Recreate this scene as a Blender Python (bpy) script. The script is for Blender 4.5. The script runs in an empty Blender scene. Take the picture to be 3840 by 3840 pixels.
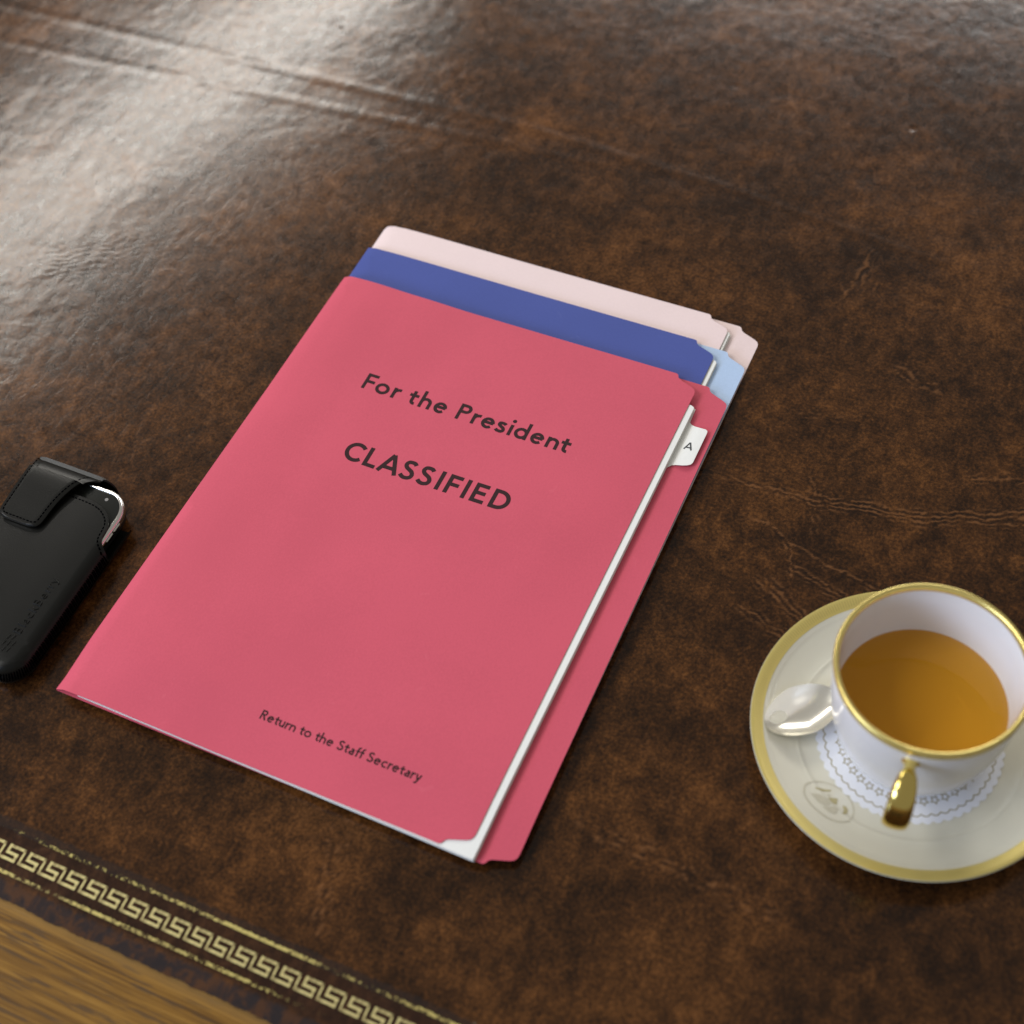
import bpy, bmesh, math, random
import numpy as np
from mathutils import Vector, Matrix, noise as mnoise
random.seed(7)
MM = 0.001
scene = bpy.context.scene
col = scene.collection

# ------------------------------------------------------------------ camera
cam_d = bpy.data.cameras.new("camera")
cam = bpy.data.objects.new("camera", cam_d)
col.objects.link(cam)
scene.camera = cam
RX = Vector((0.91046096, 0.4088935, -0.06218476))
RY = Vector((0.30292956, -0.76163471, -0.57284051))
RZ = Vector((-0.28159283, 0.50271132, -0.81730459))
M = Matrix((RX, -RY, -RZ)).transposed().to_4x4()
M.translation = Vector((0.2600857, -0.35932506, 0.64385513))
cam.matrix_world = M
cam_d.sensor_fit = 'HORIZONTAL'
cam_d.sensor_width = 24.0
cam_d.lens = 35.0
cam_d.clip_start = 0.01
cam_d.clip_end = 50.0
cam_d.dof.use_dof = True
cam_d.dof.focus_distance = 0.785
cam_d.dof.aperture_fstop = 3.6

# ------------------------------------------------------------------ world + lamps
world = bpy.data.worlds.new("World")
scene.world = world
world.use_nodes = True
bg = world.node_tree.nodes["Background"]
bg.inputs[0].default_value = (1.0, 0.955, 0.89, 1)
bg.inputs[1].default_value = 0.23

def window_lamp(name, az, el, dist, sx, sy, power, color, target=(0.0, 0.0, 0.0)):
    d = bpy.data.lights.new(name, 'AREA')
    d.shape = 'RECTANGLE'; d.size = sx; d.size_y = sy
    d.energy = power; d.color = color
    o = bpy.data.objects.new(name, d)
    a, e = math.radians(az), math.radians(el)
    v = Vector((math.cos(e)*math.cos(a), math.cos(e)*math.sin(a), math.sin(e)))
    o.location = Vector(target) + v*dist
    o.rotation_euler = v.to_track_quat('Z', 'Y').to_euler()
    col.objects.link(o)
    return o
def strip_lamp(name, d0, d1, dist, height, power, color, target):
    """a long window strip seen from the target between two directions (azimuth, elevation)"""
    def dv(az, el):
        a, e = math.radians(az), math.radians(el)
        return Vector((math.cos(e)*math.cos(a), math.cos(e)*math.sin(a), math.sin(e)))
    p0, p1 = Vector(target)+dv(*d0)*dist, Vector(target)+dv(*d1)*dist
    xax = (p1-p0).normalized(); zax = ((p0+p1)/2-Vector(target)).normalized(); yax = zax.cross(xax)
    d = bpy.data.lights.new(name, 'AREA'); d.shape = 'RECTANGLE'; d.size = (p1-p0).length; d.size_y = height; d.energy = power; d.color = color
    o = bpy.data.objects.new(name, d); m = Matrix((xax, yax, zax)).transposed().to_4x4(); m.translation = (p0+p1)/2; o.matrix_world = m
    col.objects.link(o)
# seen from the camera's mirror point the strip spans these directions
strip_lamp("window_light_far", (148, 41.0), (121, 33.2), 4.0, 0.15, 20, (1.0, 0.95, 0.87), (0.26, -0.359, -0.644))
window_lamp("window_light_side", 203, 45, 2.6, 1.4, 1.0, 31, (1.0, 0.985, 0.955))
window_lamp("window_light_back", 98, 23, 3.2, 1.8, 0.55, 37, (1.0, 0.975, 0.94))
window_lamp("window_light_near", 232, 24, 2.4, 1.1, 0.7, 28, (0.56, 0.70, 1.0))

scene.view_settings.view_transform = 'Standard'
scene.view_settings.look = 'None'
scene.view_settings.exposure = 0.14
scene.view_settings.gamma = 1.0
scene.view_settings.use_curve_mapping = False
scene.render.engine = 'CYCLES'
scene.cycles.sample_clamp_indirect = 4.0
scene.cycles.max_bounces = 10
scene.cycles.volume_bounces = 6
scene.cycles.transparent_max_bounces = 12

# ------------------------------------------------------------------ node helpers
class NT:
    def __init__(self, name):
        self.m = bpy.data.materials.new(name); self.m.use_nodes = True
        self.t = self.m.node_tree; self.n = self.t.nodes; self.l = self.t.links
        self.b = self.n["Principled BSDF"]; self.out = self.n["Material Output"]
    def new(self, kind, **kw):
        nd = self.n.new(kind)
        for k, v in kw.items(): setattr(nd, k, v)
        return nd
    def put(self, sock, v):
        if hasattr(v, 'is_output') or hasattr(v, 'links'): self.l.new(v, sock)
        elif v is not None: sock.default_value = v
    def math(self, op, a, b=None, c=None, clamp=False):
        nd = self.new('ShaderNodeMath', operation=op); nd.use_clamp = clamp
        for i, v in enumerate((a, b, c)):
            if v is not None: self.put(nd.inputs[i], v)
        return nd.outputs[0]
    def coord(self):
        if not hasattr(self, '_c'): self._c = self.new('ShaderNodeTexCoord').outputs['Object']
        return self._c
    def xyz(self):
        if not hasattr(self, '_x'):
            s = self.new('ShaderNodeSeparateXYZ'); self.l.new(self.coord(), s.inputs[0]); self._x = s.outputs
        return self._x
    def mapping(self, loc=(0,0,0), rot=(0,0,0), scale=(1,1,1)):
        nd = self.new('ShaderNodeMapping')
        nd.inputs[1].default_value = loc; nd.inputs[2].default_value = rot; nd.inputs[3].default_value = scale
        self.l.new(self.coord(), nd.inputs[0]); return nd.outputs[0]
    def noise(self, scale, detail=4, rough=.5, dist=0, vec=None):
        nd = self.new('ShaderNodeTexNoise'); self.l.new(vec or self.coord(), nd.inputs['Vector'])
        nd.inputs['Scale'].default_value = scale; nd.inputs['Detail'].default_value = detail
        nd.inputs['Roughness'].default_value = rough; nd.inputs['Distortion'].default_value = dist
        return nd.outputs[0]
    def ramp(self, fac, stops, interp='LINEAR'):
        nd = self.new('ShaderNodeValToRGB'); cr = nd.color_ramp; cr.interpolation = interp
        while len(cr.elements) < len(stops): cr.elements.new(.5)
        for e, (p, c) in zip(cr.elements, stops):
            e.position = p; e.color = (*c, 1) if len(c) == 3 else c
        self.put(nd.inputs[0], fac); return nd.outputs[0]
    def mix(self, fac, a, b, mode='MIX'):
        nd = self.new('ShaderNodeMix', data_type='RGBA', blend_type=mode)
        self.put(nd.inputs[0], fac)
        for s, v in ((nd.inputs[6], a), (nd.inputs[7], b)):
            if isinstance(v, tuple) and len(v) == 3: v = (*v, 1)
            self.put(s, v)
        return nd.outputs[2]
    def rng(self, v, a, b, c=0., d=1., smooth=True):
        nd = self.new('ShaderNodeMapRange', interpolation_type='SMOOTHSTEP' if smooth else 'LINEAR')
        self.put(nd.inputs[0], v)
        for i, q in enumerate((a, b, c, d)): nd.inputs[i+1].default_value = q
        return nd.outputs[0]
    def bump(self, height, dist, strength=1.0, normal=None):
        nd = self.new('ShaderNodeBump'); nd.inputs['Strength'].default_value = strength
        nd.inputs['Distance'].default_value = dist; self.l.new(height, nd.inputs['Height'])
        if normal is not None: self.l.new(normal, nd.inputs['Normal'])
        return nd.outputs[0]
    def set(self, **kw):
        names = dict(color='Base Color', rough='Roughness', metal='Metallic', spec='Specular IOR Level', coat='Coat Weight',
                     coat_rough='Coat Roughness', normal='Normal', alpha='Alpha', ior='IOR', sss='Subsurface Weight', sheen='Sheen Weight')
        for k, v in kw.items():
            if isinstance(v, tuple) and len(v) == 3: v = (*v, 1)
            self.put(self.b.inputs[names[k]], v)
        return self.m

# ------------------------------------------------------------------ materials
def leather_material():
    t = NT("desk_leather")
    x, y, z = t.xyz()
    at = t.new('ShaderNodeAttribute', attribute_type='GEOMETRY', attribute_name='wrinkle')
    w = t.new('ShaderNodeSeparateColor'); t.l.new(at.outputs['Color'], w.inputs[0])
    line, pit, mot = w.outputs[0], w.outputs[1], w.outputs[2]
    fib = t.noise(170, 5, .68, .7, t.mapping(rot=(0, 0, .5), scale=(1.0, .6, 1)))
    fine = t.noise(560, 4, .72)
    f = t.math('ADD', t.math('MULTIPLY', mot, .36), t.math('ADD', t.math('MULTIPLY', fib, .30), t.math('MULTIPLY', fine, .58)))
    c = t.ramp(f, [(.48, (.0160, .0066, .0027)), (.56, (.030, .0120, .0039)), (.65, (.060, .0230, .0064)), (.74, (.112, .0430, .0110)), (.86, (.180, .070, .019))])
    c = t.mix(t.math('MULTIPLY', line, .60), c, (.20, .085, .030))
    c = t.mix(t.math('MULTIPLY', pit, .60), c, (.010, .005, .003))
    # tooled border: plain dark band between the gilt lines, scuffed greyish band next to the wood
    yb = t.math('ADD', y, t.math('MULTIPLY', t.math('SUBTRACT', fib, .5), .004))
    band = t.math('MULTIPLY', t.rng(yb, -.2145, -.2165), t.rng(yb, -.238, -.236))
    c = t.mix(t.math('MULTIPLY', band, .8), c, t.mix(t.rng(fib, .40, .7), (.020, .0085, .005), (.050, .021, .010)))
    line2 = t.math('MULTIPLY', t.rng(yb, -.2110, -.2124), t.rng(yb, -.2175, -.2165))
    c = t.mix(t.math('MULTIPLY', line2, .6), c, (.022, .016, .014))
    edge = t.rng(yb, -.2365, -.240)
    c = t.mix(t.math('MULTIPLY', edge, .85), c, t.mix(t.rng(fib, .44, .60), (.024, .020, .022), (.070, .032, .017)))
    # sparse dust flecks
    vo = t.new('ShaderNodeTexVoronoi', feature='F1'); t.l.new(t.coord(), vo.inputs['Vector'])
    vo.inputs['Scale'].default_value = 22.0
    keep = t.new('ShaderNodeSeparateColor'); t.l.new(vo.outputs['Color'], keep.inputs[0])
    fl = t.math('MULTIPLY', t.rng(vo.outputs['Distance'], .030, .014), t.math('GREATER_THAN', keep.outputs[0], .90))
    c = t.mix(t.math('MULTIPLY', fl, .5), c, (.30, .26, .20))
    rgh = t.math('ADD', LEATHER_ROUGH, t.math('MULTIPLY', fib, .14))
    return t.set(color=c, rough=rgh, spec=LEATHER_SPEC, normal=t.bump(fib, .00008))
LEATHER_ROUGH, LEATHER_SPEC = .10, .34

def wood_material():
    t = NT("oak_wood")
    x, y, z = t.xyz()
    g = t.noise(230, 6, .65, .5, t.mapping(rot=(0, 0, -.03), scale=(.03, 1, 1)))
    g2 = t.noise(1000, 3, .6, .1, t.mapping(rot=(0, 0, -.03), scale=(.018, 1, 1)))
    pore = t.noise(620, 2, .6, .0, t.mapping(rot=(0, 0, -.025), scale=(.07, 1, 1)))
    f = t.math('ADD', t.math('MULTIPLY', g, .45), t.math('MULTIPLY', g2, .55))
    c = t.ramp(f, [(.38, (.070, .030, .0042)), (.47, (.155, .071, .0085)), (.53, (.220, .105, .0135)), (.62, (.30, .155, .026))])
    c = t.mix(t.math('MULTIPLY', t.rng(pore, .56, .64), .75), c, (.075, .042, .018))
    lip = t.math('MULTIPLY', t.rng(y, -.2535, -.247), .5)
    c = t.mix(lip, c, (.30, .17, .046))
    return t.set(color=c, rough=.5, spec=.2, normal=t.bump(g2, .0004, .5))

def gilt_material():
    t = NT("gilt_tooling")
    w = t.noise(330, 4, .65); w2 = t.noise(38, 3, .6)
    wear = t.rng(t.math('ADD', t.math('MULTIPLY', w, .7), t.math('MULTIPLY', w2, .3)), .40, .52)
    c = t.mix(wear, (.21, .155, .06), (.60, .51, .215))
    return t.set(color=c, rough=.42, metal=.35, spec=.5, normal=t.bump(w, .0004, .5))

def gilt_line_material():
    t = NT("worn_gilt_line")
    w = t.noise(420, 4, .7); w2 = t.noise(17, 3, .6)
    f = t.math('ADD', t.math('MULTIPLY', w, .55), t.math('MULTIPLY', w2, .45))
    c = t.mix(t.rng(f, .45, .56), (.15, .105, .035), (.55, .45, .14))
    x, y, z = t.xyz()
    worn = t.math('MAXIMUM', t.math('MULTIPLY', t.rng(x, -.015, -.045), t.math('GREATER_THAN', y, -.225)),
                  t.math('MULTIPLY', t.rng(x, -.012, .03), t.math('LESS_THAN', y, -.225)))
    f = t.math('SUBTRACT', f, t.math('MULTIPLY', worn, .09))
    t.set(color=c, rough=.45, metal=.35, alpha=t.rng(f, .42, .50))
    return t.m

def card(name, c, var=.05):
    t = NT(name)
    n = t.noise(900, 3, .6); n2 = t.noise(14, 4, .55)
    dark = tuple(v*(1-var) for v in c); lite = tuple(min(1, v*(1+var*.7)) for v in c)
    k = t.mix(t.rng(t.math('ADD', t.math('MULTIPLY', n, .45), t.math('MULTIPLY', n2, .55)), .36, .64), dark, lite)
    # faint scuffs
    s = t.rng(t.noise(60, 2, .5, 2.5), .715, .76)
    k = t.mix(t.math('MULTIPLY', s, .10), k, tuple(min(1, v*1.1+.08) for v in c))
    return t.set(color=k, rough=.72, spec=.22, normal=t.bump(n, .0001, .9))

def plain(name, c, rough=.5, metal=0., spec=.5, coat=0., nscale=300, namt=.06, bump=0.):
    t = NT(name)
    n = t.noise(nscale, 3, .55)
    k = t.mix(n, tuple(v*(1-namt) for v in c), tuple(min(1, v*(1+namt)) for v in c))
    t.set(color=k, rough=rough, metal=metal, spec=spec, coat=coat)
    if bump: t.set(normal=t.bump(n, bump))
    return t.m

M_LEATHER = leather_material(); M_WOOD = wood_material(); M_GILT = gilt_material(); M_GLINE = gilt_line_material()
M_RED = card("red_card", (.62, .096, .142)); M_BLUE = card("blue_card", (.066, .093, .32)); M_LBLUE = card("pale_blue_card", (.46, .60, .82), .04)
M_PINK = card("pale_pink_card", (.83, .67, .655), .03)
M_PAPER = card("white_paper", (.84, .84, .80), .02)
M_INK = plain("black_ink", (.038, .018, .019), .7, spec=.12)
M_POUCH = plain("black_leather", (.0050, .0050, .0040), .30, spec=.28, nscale=1500, namt=.15, bump=.00005)
M_STITCH = plain("black_thread", (.0008, .0008, .0014), 1.0, spec=.0)
M_CHROME = plain("chrome", (.86, .84, .80), .16, metal=1.0, namt=.01)
M_GLASS = plain("black_glass", (.012, .013, .011), .12, spec=.5, namt=.02)
M_SHELL = plain("black_plastic", (.010, .010, .011), .35)
M_SENSOR = plain("grey_sensor", (.22, .21, .20), .4)
M_SAUCER = plain("ivory_porcelain", (.69, .66, .535), .10, spec=.5, coat=.3, nscale=40, namt=.015)
M_CUP = plain("white_porcelain", (.77, .77, .79), .07, spec=.5, coat=.0, nscale=40, namt=.012)
M_GOLD = plain("gold_gilding", (.78, .62, .17), .30, metal=.55, nscale=200, namt=.06)
M_GOLDBRIGHT = plain("polished_gold", (.78, .63, .21), .26, metal=.72, nscale=200, namt=.03)
M_DOILY = plain("doily_paper", (.80, .81, .85), .8, spec=.2, nscale=900, namt=.03, bump=.00008)
M_DGOLD = plain("doily_gold_print", (.33, .27, .12), .5, metal=.2)
M_CREST = plain("crest_gold_print", (.56, .52, .39), .35, metal=.1)
M_CRESTD = plain("crest_dark_gold_print", (.45, .39, .20), .35, metal=.1)
M_SILVER = plain("silver", (.90, .86, .74), .20, metal=.8, nscale=120, namt=.02)

def gold_band_material():
    t = NT("etched_gold_band")
    x, y, z = t.xyz()
    ang = t.math('ARCTAN2', y, x)
    r = t.math('SQRT', t.math('ADD', t.math('MULTIPLY', x, x), t.math('MULTIPLY', y, y)))
    s = t.math('SINE', t.math('MULTIPLY', ang, 330.0))
    zone = t.math('MULTIPLY', t.rng(r, .0688, .0694), t.rng(r, .0726, .0720))
    s2 = t.math('MULTIPLY', t.rng(s, .2, .9), zone)
    c = t.mix(t.math('MULTIPLY', s2, .30), (.70, .565, .18), (.36, .27, .07))
    return t.set(color=c, rough=.34, metal=.5, normal=t.bump(t.math('MULTIPLY', s2, -1.0), .0001, .6))
M_BAND = gold_band_material()

def tea_material():
    t = NT("amber_tea")
    t.n.remove(t.b)
    tr = t.new('ShaderNodeBsdfTransparent'); gl = t.new('ShaderNodeBsdfGlossy'); gl.inputs['Roughness'].default_value = .03
    fr = t.new('ShaderNodeFresnel'); fr.inputs['IOR'].default_value = 1.33
    mx = t.new('ShaderNodeMixShader'); t.l.new(fr.outputs[0], mx.inputs[0]); t.l.new(tr.outputs[0], mx.inputs[1]); t.l.new(gl.outputs[0], mx.inputs[2])
    df = t.new('ShaderNodeBsdfDiffuse'); df.inputs['Color'].default_value = (.86, .40, .024, 1)
    m2 = t.new('ShaderNodeMixShader'); m2.inputs[0].default_value = .52; t.l.new(tr.outputs[0], m2.inputs[1]); t.l.new(df.outputs[0], m2.inputs[2])
    t.l.new(m2.outputs[0], mx.inputs[1])
    t.l.new(mx.outputs[0], t.out.inputs['Surface'])
    va = t.new('ShaderNodeVolumeAbsorption'); va.inputs['Color'].default_value = (1.0, .78, 0.0, 1); va.inputs['Density'].default_value = 58.0
    vs_ = t.new('ShaderNodeVolumeScatter'); vs_.inputs['Color'].default_value = (1.0, .42, .02, 1); vs_.inputs['Density'].default_value = 4.0
    ad = t.new('ShaderNodeAddShader'); t.l.new(va.outputs[0], ad.inputs[0]); t.l.new(vs_.outputs[0], ad.inputs[1])
    t.l.new(ad.outputs[0], t.out.inputs['Volume'])
    return t.m
M_TEA = tea_material()

# ------------------------------------------------------------------ object helpers
def empty(name, loc, label, cat, group=None):
    o = bpy.data.objects.new(name, None); col.objects.link(o); o.location = loc
    o.empty_display_size = .02; o['label'] = label; o['category'] = cat
    if group: o['group'] = group
    return o
def tag(o, label, cat, group=None):
    o['label'] = label; o['category'] = cat
    if group: o['group'] = group
    return o
def link(name, me, mat, parent=None, smooth=35, loc=None):
    o = bpy.data.objects.new(name, me); col.objects.link(o)
    if mat and not me.materials: me.materials.append(mat)
    if smooth and me.polygons:
        me.polygons.foreach_set('use_smooth', [True]*len(me.polygons)); me.set_sharp_from_angle(angle=math.radians(smooth))
    if loc: o.location = loc
    if parent:
        o.parent = parent
        if loc is None: o.location = -Vector(parent.location) if False else (0, 0, 0)
    return o
def mesh(name, verts, faces):
    me = bpy.data.meshes.new(name); me.from_pydata([Vector(v)*MM for v in verts], [], faces); me.update(); return me

def sheet(name, outline, zf, thick, mat, parent=None, step=6.0, smooth=40):
    """card or paper: outline (mm) cut on a grid, laid on zf(x, y) and given a thickness"""
    bm = bmesh.new()
    f = bm.faces.new([bm.verts.new((p[0], p[1], 0)) for p in outline])
    if f.calc_area() and f.normal.z < 0: f.normal_flip()
    bm.normal_update()
    if f.normal.z < 0: f.normal_flip()
    bmesh.ops.triangulate(bm, faces=bm.faces[:])
    xs = [p[0] for p in outline]; ys = [p[1] for p in outline]
    if step:
        for ax, lo, hi in ((0, min(xs), max(xs)), (1, min(ys), max(ys))):
            k = math.ceil(lo/step)*step
            while k < hi:
                co = Vector((k, 0, 0)) if ax == 0 else Vector((0, k, 0)); no = Vector((1, 0, 0)) if ax == 0 else Vector((0, 1, 0))
                bmesh.ops.bisect_plane(bm, geom=bm.verts[:]+bm.edges[:]+bm.faces[:], plane_co=co, plane_no=no, dist=1e-4); k += step
    bmesh.ops.remove_doubles(bm, verts=bm.verts[:], dist=1e-3)
    for v in bm.verts: v.co.z = zf(v.co.x, v.co.y)
    r = bmesh.ops.extrude_face_region(bm, geom=bm.faces[:])
    for g in r['geom']:
        if isinstance(g, bmesh.types.BMVert): g.co.z += thick
    bmesh.ops.recalc_face_normals(bm, faces=bm.faces[:])
    bmesh.ops.scale(bm, vec=(MM, MM, MM), verts=bm.verts[:])
    me = bpy.data.meshes.new(name); bm.to_mesh(me); bm.free()
    return link(name, me, mat, parent, smooth)

def lathe_mesh(name, prof, seg=96, closed=False):
    """prof: (r, z) mm list"""
    vs, fs = [], []
    n = len(prof)
    for i in range(seg):
        a = 2*math.pi*i/seg
        for r, z in prof: vs.append((r*math.cos(a), r*math.sin(a), z))
    for i in range(seg):
        j = (i+1) % seg
        for k in range(n if closed else n-1):
            k2 = (k+1) % n
            fs.append((i*n+k, j*n+k, j*n+k2, i*n+k2))
    me = mesh(name, vs, fs)
    bm = bmesh.new(); bm.from_mesh(me); bmesh.ops.remove_doubles(bm, verts=bm.verts[:], dist=1e-6)
    bmesh.ops.recalc_face_normals(bm, faces=bm.faces[:]); bm.to_mesh(me); bm.free()
    return me

def catmull(pts, n=8, closed=False):
    out = []; m = len(pts)
    for i in range(m if closed else m-1):
        if closed: p = [pts[(i+k-1) % m] for k in range(4)]
        else: p = [pts[max(0, min(m-1, i+k-1))] for k in range(4)]
        for s in range(n):
            t = s/n
            out.append(tuple(.5*((2*p[1][d]) + (p[2][d]-p[0][d])*t + (2*p[0][d]-5*p[1][d]+4*p[2][d]-p[3][d])*t*t + (3*p[1][d]-p[0][d]-3*p[2][d]+p[3][d])*t**3) for d in range(len(p[0]))))
    if not closed: out.append(tuple(pts[-1]))
    return out
def interp(x, tab):
    if x <= tab[0][0]: return tab[0][1]
    for (a, u), (b, v) in zip(tab, tab[1:]):
        if x <= b:
            t = (x-a)/(b-a); t = t*t*(3-2*t); return u+(v-u)*t
    return tab[-1][1]
def smooth01(t): t = max(0, min(1, t)); return t*t*(3-2*t)

# stroke ribbons (lettering, printed lines) ---------------------------------
def arc(cx, cy, rx, ry, a0, a1, n=14):
    return [(cx+rx*math.cos(math.radians(a0+(a1-a0)*i/n)), cy+ry*math.sin(math.radians(a0+(a1-a0)*i/n))) for i in range(n+1)]
def resample(pts, step):
    out = [pts[0]]
    for a, b in zip(pts, pts[1:]):
        d = math.dist(a, b); k = max(1, int(math.ceil(d/step)))
        out += [(a[0]+(b[0]-a[0])*i/k, a[1]+(b[1]-a[1])*i/k) for i in range(1, k+1)]
    return out
def ribbon(vs, fs, pts, w, closed=False, h=None, wtop=1.0):
    """flat (or, with h, raised and bevelled) stroke along pts; vertices are (x, y, lift)"""
    n = len(pts); base = len(vs); rows = 4 if h else 2
    for i, p in enumerate(pts):
        a = pts[i-1] if (i > 0 or closed) else p
        b = pts[(i+1) % n] if (i < n-1 or closed) else p
        u = Vector((p[0]-a[0], p[1]-a[1])); v = Vector((b[0]-p[0], b[1]-p[1]))
        if u.length < 1e-9: u = v
        if v.length < 1e-9: v = u
        u.normalize(); v.normalize(); tt = u+v
        if tt.length < 1e-6: tt = v
        tt.normalize(); nn = Vector((-tt.y, tt.x)); k = w/2/max(.5, abs(nn.dot(Vector((-v.y, v.x)))))
        if h:
            for s, q in ((1, 0), (wtop, h), (-wtop, h), (-1, 0)): vs.append((p[0]+nn.x*k*s, p[1]+nn.y*k*s, q))
        else:
            for s in (1, -1): vs.append((p[0]+nn.x*k*s, p[1]+nn.y*k*s, 0))
    for i in range(n if closed else n-1):
        j = (i+1) % n
        for r in range(rows-1):
            fs.append((base+i*rows+r, base+i*rows+r+1, base+j*rows+r+1, base+j*rows+r))

def glyph(ch, w):
    h = w/2; T = 1-h; B = h; X = .66; xt = X-h
    S = []
    def V(x, a, b): S.append([(x, a), (x, b)])
    def H(y, a, b): S.append([(a, y), (b, y)])
    def spl(p, n=6): S.append(catmull(p, n))
    if ch == 'F': V(h, 0, 1); H(T, w, .60); H(.50, w, .55); return S, .62
    if ch == 'E': V(h, 0, 1); H(T, w, .61); H(.515, w, .57); H(B, w, .63); return S, .65
    if ch == 'L': V(h, 0, 1); H(B, w, .58); return S, .58
    if ch == 'I': V(h, 0, 1); return S, w
    if ch == 'D': V(h, 0, 1); S.append([(w, T), (.33, T)] + arc(.33, .5, .5-h, .5-h, 90, -90, 22)[1:-1] + [(.33, B), (w, B)]); return S, .83
    if ch == 'P': V(h, 0, 1); S.append([(w, T), (.36, T)] + arc(.36, .72, .28-h, .28-h, 90, -90, 16)[1:-1] + [(.36, .44+h), (w, .44+h)]); return S, .64
    if ch == 'R': V(h, 0, 1); S.append([(w, T), (.36, T)] + arc(.36, .73, .27-h, .27-h, 90, -90, 16)[1:-1] + [(.36, .46+h), (w, .46+h)]); S.append([(.30, .48), (.60, 0)]); return S, .68
    if ch == 'B': V(h, 0, 1); S.append([(w, T), (.34, T)] + arc(.34, .75, .25-h, .25-h, 90, -90)[1:-1] + [(.34, .5+h), (w, .5+h)]); S.append([(.34, .5)] + arc(.36, .28, .28-h, .28-h, 80, -90)[1:-1] + [(.34, B), (w, B)]); return S, .66
    if ch == 'C': S.append(arc(.5, .5, .5-h, .5-h+.01, 42, 318, 32)); return S, .87
    if ch == 'A': S.append([(h*.9, 0), (.485, 1)]); S.append([(.97-h*.9, 0), (.485, 1)]); H(.29, .2, .77); return S, .97
    if ch == 'S': spl([(.555, .82), (.46, .905), (.33, T+.01), (.19, .885), (.125, .745), (.20, .61), (.34, .535), (.49, .45), (.57, .30), (.52, .15), (.36, B-.01), (.20, .10), (.06, .20)], 5); return S, .66
    if ch == 'o': S.append(('c', arc(.36, X/2, .37-h, .345-h, 0, 360, 28)[:-1])); return S, .73
    if ch == 'e': S.append([(.62, X/2+.03), (w*.6, X/2+.03)]); S.append(arc(.34, X/2, .34-h, .345-h, 5, 318, 28)); return S, .68
    if ch == 'c': S.append(arc(.35, X/2, .35-h, .345-h, 48, 312, 24)); return S, .58
    if ch == 'd': V(.70-h, 0, 1.04); S.append(('c', arc(.35, X/2, .35-h, .345-h, 0, 360, 28)[:-1])); return S, .70
    if ch == 'a': V(.55-h, 0, .44); S.append(arc(.33, .44, .22-h, .23-h, 0, 150, 14)); S.append([(.55-h, .39), (.34, .385)] + arc(.26, .195, .26-h, .195-h+.01, 95, 265, 14) + [(.40, .07), (.55-h, .17)]); return S, .55
    if ch == 's': spl([(.44, .53), (.36, xt), (.25, xt+.01), (.13, .56), (.12, .45), (.25, .365), (.38, .29), (.42, .17), (.34, .085), (.22, B-.01), (.12, .09), (.03, .15)], 5); return S, .48
    if ch == 'r': V(h, 0, X); S.append(arc(.36, .33, .36-h, .33-h+.005, 172, 80, 12)); return S, .42
    if ch == 'n': V(h, 0, X); S.append(arc(.315, .36, .315-h, .30-h, 180, 0, 18) + [(.63-h, 0)]); return S, .63
    if ch == 'h': V(h, 0, 1.05); S.append(arc(.315, .36, .315-h, .30-h, 180, 0, 18) + [(.63-h, 0)]); return S, .63
    if ch == 'u': V(.60-h, 0, X); S.append([(h, X)] + arc(.30, .30, .30-h, .30-h, 180, 360, 18)); return S, .60
    if ch == 'i': V(h, 0, X); S.append(('c', arc(h, .90, w*.30, w*.30, 0, 360, 12)[:-1], w*.62)); return S, w
    if ch == 'l': V(h, 0, 1.05); return S, w
    if ch == 't': S.append([(.20, .85), (.20, .22)] + arc(.36, .22, .16, .22-h, 180, 285, 10)); H(xt, -.02, .47); return S, .46
    if ch == 'f': S.append([(.20, 0), (.20, .80)] + arc(.38, .80, .18, .245-h, 180, 80, 10)); H(xt, .02, .42); return S, .40
    if ch == 'k': V(h, 0, 1.05); S.append([(w*.6, .28), (.50, X)]); S.append([(.20, .38), (.56, 0)]); return S, .56
    if ch == 'y': S.append([(h*.8, X), (.31, .02)]); S.append([(.60-h*.8, X), (.27, -.14), (.20, -.22), (.05, -.23)]); return S, .60
    return [], .3
def lettering(name, items, cap, w, place, mat, parent, h=None, lift=.06):
    """items: (char, x mm); place(x, y, lift) -> world mm"""
    vs, fs = [], []; k = 0
    for ch, x0 in items:
        st, adv = glyph(ch, w)
        for s in st:
            closed = False; ww = w
            if isinstance(s, tuple):
                closed = True; ww = s[2] if len(s) == 3 else w; s = s[1]
            pts = [(x0+p[0]*cap, p[1]*cap) for p in s]
            if not closed: pts = resample(pts, 1.2)
            b = len(vs); ribbon(vs, fs, pts, ww*cap, closed, h, .55)
            dz = lift + .006*(k % 5); k += 1
            for i in range(b, len(vs)): vs[i] = place(vs[i][0], vs[i][1], vs[i][2]+dz)
    me = mesh(name, vs, fs)
    bm = bmesh.new(); bm.from_mesh(me)
    for f in bm.faces:
        f.normal_update()
        if f.normal.z < 0: f.normal_flip()
    bm.to_mesh(me); bm.free()
    return link(name, me, mat, parent, 0)
def layout(text, x0, x1, cap, w, track=.10, space=.30):
    xs = []; x = 0
    for i, ch in enumerate(text):
        if ch == ' ': x += space; continue
        xs.append((ch, x)); x += glyph(ch, w)[1] + track*(.55 if i+1 < len(text) and ch in 'rtfLAy' else 1)
    tot = x - track; k = (x1-x0)/(tot*cap)
    return [(c, x0+v*cap*k) for c, v in xs], k

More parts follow.
